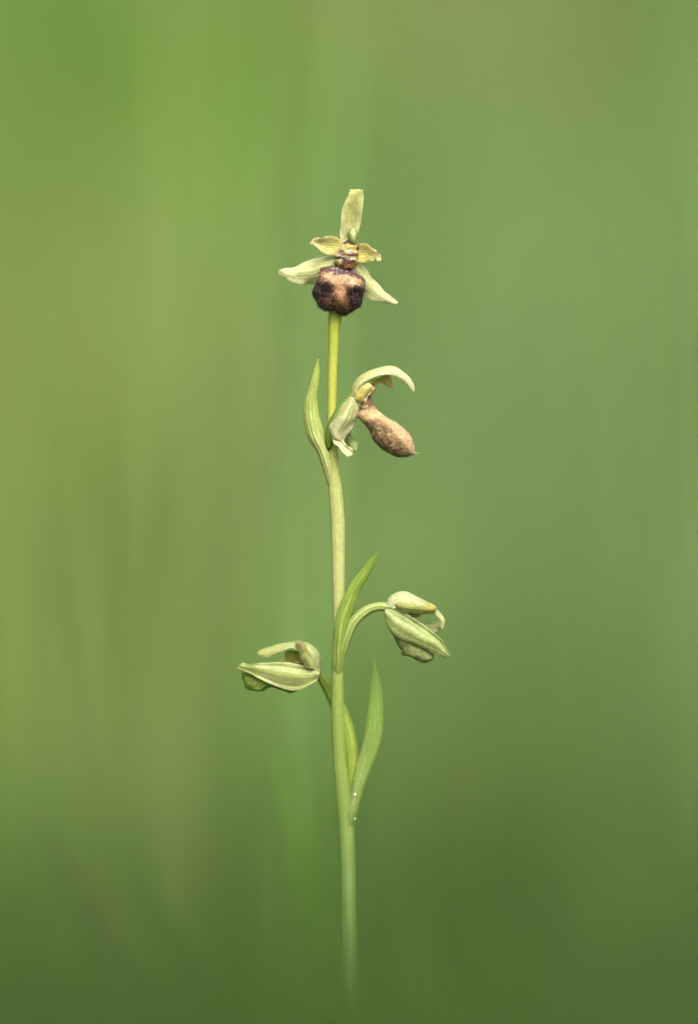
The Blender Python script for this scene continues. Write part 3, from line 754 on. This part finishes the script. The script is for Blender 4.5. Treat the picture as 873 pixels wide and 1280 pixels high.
for i, (o_, n_) in enumerate(zip(o3, i3)):
    f = i / 11; wd = 3.2 * (1 - sm(.45, .65, f)) * math.sin(math.pi * min(.5, .2 + f * .7)) + 0.55
    far = (o_[0] * .6 + n_[0] * .4, o_[1] * .6 + n_[1] * .4); md = (o_[0] * .7 + n_[0] * .3, o_[1] * .7 + n_[1] * .3)
    rows.append([(*far, .8 - wd), (*o_, .8 - wd * .1), (*md, .8 + wd * .7), (*n_, .8 + wd * .9)])
sheet('sepal', rows, veined(alb(206, 214, 160), alb(204, 214, 142), MIDG, 4, .35, EDGE, 11), f3, seed=11, nt_=60, nu=21, thick=.25, wob=.25, frill=.2)
sheet('petal', [[(492, 755, 3.2), (492.5, 757, 3.4), (493.5, 759, 3.2)], [(500, 751.5, 3.6), (500, 757, 4.2), (501, 763.5, 3.6)], [(512, 751.5, 3.8), (511.5, 759.5, 4.8), (511.5, 767.2, 3.8)], [(526, 751.8, 3.6), (526, 760, 4.6), (526, 768, 3.6)],
                [(537.5, 754.3, 3.0), (537.6, 761, 3.9), (538, 767.4, 3.0)], [(543.6, 757.4, 2.4), (543.4, 761.5, 2.9), (542.8, 765.6, 2.4)], [(545.7, 760, 2.1), (545.7, 761.5, 2.2), (545.3, 763, 2.1)]],
      veined(alb(170, 186, 98), alb(192, 192, 100), alb(150, 172, 76), 2, .4, alb(222, 214, 150), 12), f3, seed=12)
sheet('petal', [[(505, 768, -.8), (506, 773, -.6), (507, 779, -.8)], [(520, 774, -1), (521, 779, -.8), (521, 785, -1)], [(532, 778, -1.1), (532, 782.5, -.8), (531, 788, -1.1)], [(542, 777.3, -1.1), (542, 783.5, -.8), (541, 790, -1.1)], [(549, 778.5, -1), (548.6, 783.5, -.8), (547, 789, -1)], [(553.5, 781, -.9), (553, 784, -.8), (552, 787, -.9)]],
      veined(alb(200, 214, 136), alb(214, 226, 156), MIDG, 3, .3, None, 13), f3, seed=13)
LAT3 = [((481.8, 758), (481.4, 765), (482, 772)), ((494.5, 759), (489, 771), (484.6, 785)), ((507.3, 766.3), (500, 779), (491.6, 794.5)), ((523.9, 776.8), (516, 789), (505, 801.6)), ((540.4, 789), (531, 798), (521, 807.6)),
        ((552.8, 799.3), (546, 805.5), (538, 813.6)), ((557.2, 807.8), (554, 812.5), (551, 819.3)), ((562.6, 818), (562.4, 821), (560, 823.4))]
rows = []
for i, (a, b, c) in enumerate(LAT3):
    f = i / 7; k = math.sin(math.pi * min(1, .15 + .85 * f))
    rows.append([(*a, 3.2 + .6 * k), (a[0] * .62 + b[0] * .38, a[1] * .62 + b[1] * .38, 2.9 + .6 * k), (b[0], b[1], 2.8 + 1.7 * k), (c[0] * .75 + b[0] * .25, c[1] * .75 + b[1] * .25, 2.6 + 1.5 * k), (*c, 2.5 + .9 * k)])
sheet('sepal', rows, ridged(alb(164, 188, 104), alb(222, 230, 172), [(0, .9), (.06, .7), (.47, .75), (.97, .9), (.25, .25), (.72, .3)], 14, alb(178, 198, 114)), f3, M_PETAL, .3, 60, 29, .14, .12, seed=14)
def lip34_colour(a, b):
    a, b = np.asarray(a), np.asarray(b)
    return lambda t, u: mix(a, b, vnoise(t * 6, u * 6, 3)) * (0.75 + .5 * vnoise(t * 30, u * 30, 4))[..., None]
lobe('lip', [(500, 772, 490, 778, 1.5, 1), (508, 783, 491.5, 793, 1.5, 1.8), (516, 790, 497, 804, 1.5, 2.0), (522, 796, 501.5, 813, 1.5, 2.0), (528, 801, 503, 818.6, 1.5, 1.9), (534, 808, 514.5, 821.8, 1.5, 1.7), (540, 813, 524.5, 826.6, 1.5, 1.5), (542.6, 817, 532, 828.6, 1.5, 1.2), (542.6, 823, 539, 826, 1.5, .5)],
     lip34_colour(alb(104, 122, 66), alb(152, 162, 104)), f3, M_CLOSED, 70, 44, ripple=lambda t, u: 0.22 * (vnoise(t * 10, u * 10, 4) - .5))
lobe('column', [(500, 757, 496, 762, 1.2, 1), (512, 762, 506, 769, 1.2, 1.5), (522, 766, 518, 772, 1.2, 1.1), (527, 768, 525, 771, 1.2, .4)], lip34_colour(alb(176, 190, 104), alb(150, 168, 84)), f3, M_COLUMN, 24, 18)

# ------------------------------------------------------------------ fourth flower, its stalk passing behind the stem
f4 = lobe('flower', tube_rows([(438, 1002, 4, -5), (440, 978, 6.5, -5.4), (439.5, 952, 8.4, -6), (436, 925, 9, -6.2), (430, 902, 9, -6.6), (421, 880, 8.6, -6.6), (411, 861, 7.4, -6), (402, 847, 6, -5), (395, 839, 5.2, -4.4), (389, 836, 3.4, -4)]),
          striped(alb(168, 190, 66), alb(126, 164, 58), alb(190, 206, 104), 6, 0.4), orchid, M_LEAF, 70, 30, ribs=6, rib=0.05)
f4['label'] = 'half-closed greenish flower on a stalk crossing behind the stem'
o4 = [(401.5, 841), (401.5, 828), (398.5, 818), (391.5, 810), (382, 804.6), (369, 803.3), (355, 803.8), (340, 807.6), (328, 812), (321.3, 816)]
i4 = [(391, 844), (389, 834), (384, 825), (377.5, 817.5), (371.5, 812.5), (362, 811), (352, 814), (341, 818), (332, 823), (325.5, 821.5)]
rows = []
for i, (o_, n_) in enumerate(zip(o4, i4)):
    f = i / 9; wd = 2.6 * math.sin(math.pi * min(1, .2 + .75 * f)) + .3
    far = (o_[0] * .6 + n_[0] * .4, o_[1] * .6 + n_[1] * .4); md = (o_[0] * .6 + n_[0] * .4, o_[1] * .6 + n_[1] * .4)
    rows.append([(*far, -3.5 - wd), (*o_, -3.5 - wd * .1), (*md, -3.5 + wd * .7), (*n_, -3.5 + wd * .9)])
sheet('sepal', rows, veined(alb(190, 204, 140), alb(202, 212, 122), MIDG, 3, .35, EDGE, 15), f4, seed=15, nt_=60, nu=21, thick=.25, wob=.25, frill=.2)
sheet('petal', [[(394, 836, -1.2), (388, 836, -.6), (381, 834, -.8)], [(391.5, 826, -.8), (385.5, 825.5, .1), (378.5, 826, -.5)], [(387, 816, -.6), (381, 816, .2), (374.4, 817.5, -.4)], [(382.5, 806.5, -.5), (377.5, 807, .2), (371, 809, -.4)], [(379, 801.6, -.6), (374, 801, -.2), (369, 802.4, -.6)]],
      veined(alb(188, 202, 124), alb(158, 158, 84), alb(140, 160, 76), 1, .6, alb(206, 212, 150), 16, w=.12), f4, seed=16, wob=.2)
sheet('petal', [[(388, 819, -4.5), (387, 825, -4.2), (386, 832, -4.5)], [(376, 814.5, -4.6), (375, 821, -4.2), (374, 829, -4.6)], [(364, 812.5, -4.6), (363, 819, -4.2), (362, 827.5, -4.6)], [(357, 814, -4.5), (355.5, 819.5, -4.3), (354.5, 826, -4.5)]],
      veined(alb(204, 208, 96), alb(220, 224, 112), VEIN, 2, .3, None, 17), f4, seed=17)
lobe('column', [(388, 826, 385, 833, -2.8, .8), (378, 825, 376, 831.5, -2.8, 1.1), (370, 826, 369, 830.5, -2.8, .8), (366, 827, 365.5, 829.5, -2.8, .3)], lip34_colour(alb(92, 70, 36), alb(140, 132, 64)), f4, M_COLUMN, 24, 18)
LAT4 = [((401, 837.5), (399.5, 843.5), (397, 850)), ((388, 834), (387, 844.5), (386, 857)), ((371, 830.3), (370, 845), (368.5, 862.6)), ((355, 827.8), (353, 842), (350, 859)), ((335, 828.4), (333, 838), (330.5, 851.5)),
        ((318, 829.3), (316, 835), (314.5, 843.6)), ((304.5, 829.3), (303.5, 833.5), (303, 839.4)), ((299.5, 830.3), (297.8, 833), (298.8, 836.6))]
rows = []
for i, (a, b, c) in enumerate(LAT4):
    f = i / 7; k = math.sin(math.pi * min(1, .15 + .85 * f))
    rows.append([(*a, -1.6 + .5 * k), (a[0] * .6 + b[0] * .4, a[1] * .6 + b[1] * .4, -1.8 + .7 * k), (b[0], b[1], -1.9 + 1.5 * k), (c[0] * .7 + b[0] * .3, c[1] * .7 + b[1] * .3, -2.0 + 1.0 * k), (*c, -1.9 + 1.3 * k)])
sheet('sepal', rows, ridged(alb(176, 196, 106), alb(224, 230, 172), [(0, .9), (.3, .55), (.42, .4), (.62, .6), (.97, .9), (.82, .3)], 18, alb(188, 206, 116), w=.04), f4, M_PETAL, .3, 60, 29, .2, .35, seed=18)
lobe('lip', [(384, 842, 380, 858, -3, 1), (370, 846, 366, 866, -3, 1.8), (356, 845, 352, 862, -3, 1.4), (342, 844, 337, 860, -3, 1.5), (330, 841, 325, 865, -3, 1.5), (317, 839, 309, 861, -3, 1.2), (308, 838, 305, 853, -3, .8), (303, 840, 302, 848, -3, .4)],
     lip34_colour(alb(84, 110, 36), alb(120, 144, 58)), f4, M_CLOSED, 70, 44, ripple=lambda t, u: 0.22 * (vnoise(t * 10, u * 10, 4) - .5))

# ------------------------------------------------------------------ dew drops on the lowest bract
def dew_material():
    m = bpy.data.materials.new('dew_water'); m.use_nodes = True
    p = m.node_tree.nodes['Principled BSDF']
    p.inputs['Base Color'].default_value = (0.9, 0.93, 0.88, 1); p.inputs['Roughness'].default_value = 0.05
    p.inputs['Transmission Weight'].default_value = 0.6; p.inputs['IOR'].default_value = 1.33
    return m
def dew(px, py, d, r, label):
    th = np.linspace(0, math.pi, 10); n = 14
    ph = np.linspace(0, 2 * math.pi, n, endpoint=False)
    prof = np.sin(th) * (1 + .15 * np.cos(th))
    V = np.stack([prof[:, None] * np.cos(ph), prof[:, None] * np.sin(ph) * .8, np.cos(th)[:, None] * np.ones(n) * -1.15], -1).reshape(-1, 3) * r * 0.001
    o = make_mesh('dew_drop', V, grid_faces(10, n, True, 0, True), None, DEW)
    o.location = at(px, py, d)
    tag(o, label, 'dew drop')
DEW = dew_material()
dew(444.2, 993.5, -2.5, .27, 'bright round dew drop on the lowest bract below its fork')
dew(444.0, 1024, -2.3, .22, 'tiny dew drop where the lowest bract joins the stem')

# ------------------------------------------------------------------ single grass blades that show behind the stem's foot
def grass_blade(pts, back, width, col, label):
    """blade through pixel points at `back` metres behind the orchid, rooted in the soil below its last point"""
    P = [at(px, py, -1000 * (back + 0.02 * i)) for i, (px, py) in enumerate(pts)]
    foot = P[-1].copy(); foot[0] += (P[-1] - P[-2])[0] * .4
    foot[2] = float(height(foot[0], foot[1])) - 0.004
    P = crom(np.array([foot] + P[::-1]), 26)
    t = np.linspace(0, 1, 26); wv = width * .5 * (1 - t ** 2.5)[:, None] + 0.0001
    side = np.array([[.96, .28, 0]]); nn = np.array([[.28, -.96, 0]])
    V = np.concatenate([P - side * wv, P + nn * wv * .3, P + side * wv]) - foot
    F = []
    for i in range(25):
        for a, b in ((0, 1), (1, 2)):
            F.append([a * 26 + i, b * 26 + i, b * 26 + i + 1, a * 26 + i + 1])
    C = np.tile(np.asarray(col)[None] * (.85 + .25 * t)[:, None], (3, 1))
    o = make_mesh('grass_blade', V, F, C, M_GRASS); o.location = foot
    tag(o, label, 'grass blade', 'single blades in the grass behind the orchid')
grass_blade([(352, 930), (366, 1010), (380, 1090), (396, 1180), (408, 1250)], .13, .0065, (.15, .32, .03), 'bright green out-of-focus blade slanting in towards the foot of the stem')
grass_blade([(400, 968), (402, 1020), (405, 1090), (408, 1180)], .16, .005, (.15, .28, .05), 'upright pale out-of-focus blade close beside the foot of the stem')
grass_blade([(40, 1020), (80, 1100), (120, 1180), (170, 1270)], .16, .006, (.17, .19, .10), 'long dull leaning out-of-focus blade in the pale dry patch')
grass_blade([(150, 1080), (190, 1150), (230, 1210), (270, 1275)], .14, .005, (.13, .25, .08), 'short blue-green leaning out-of-focus blade beside the dull leaning one')
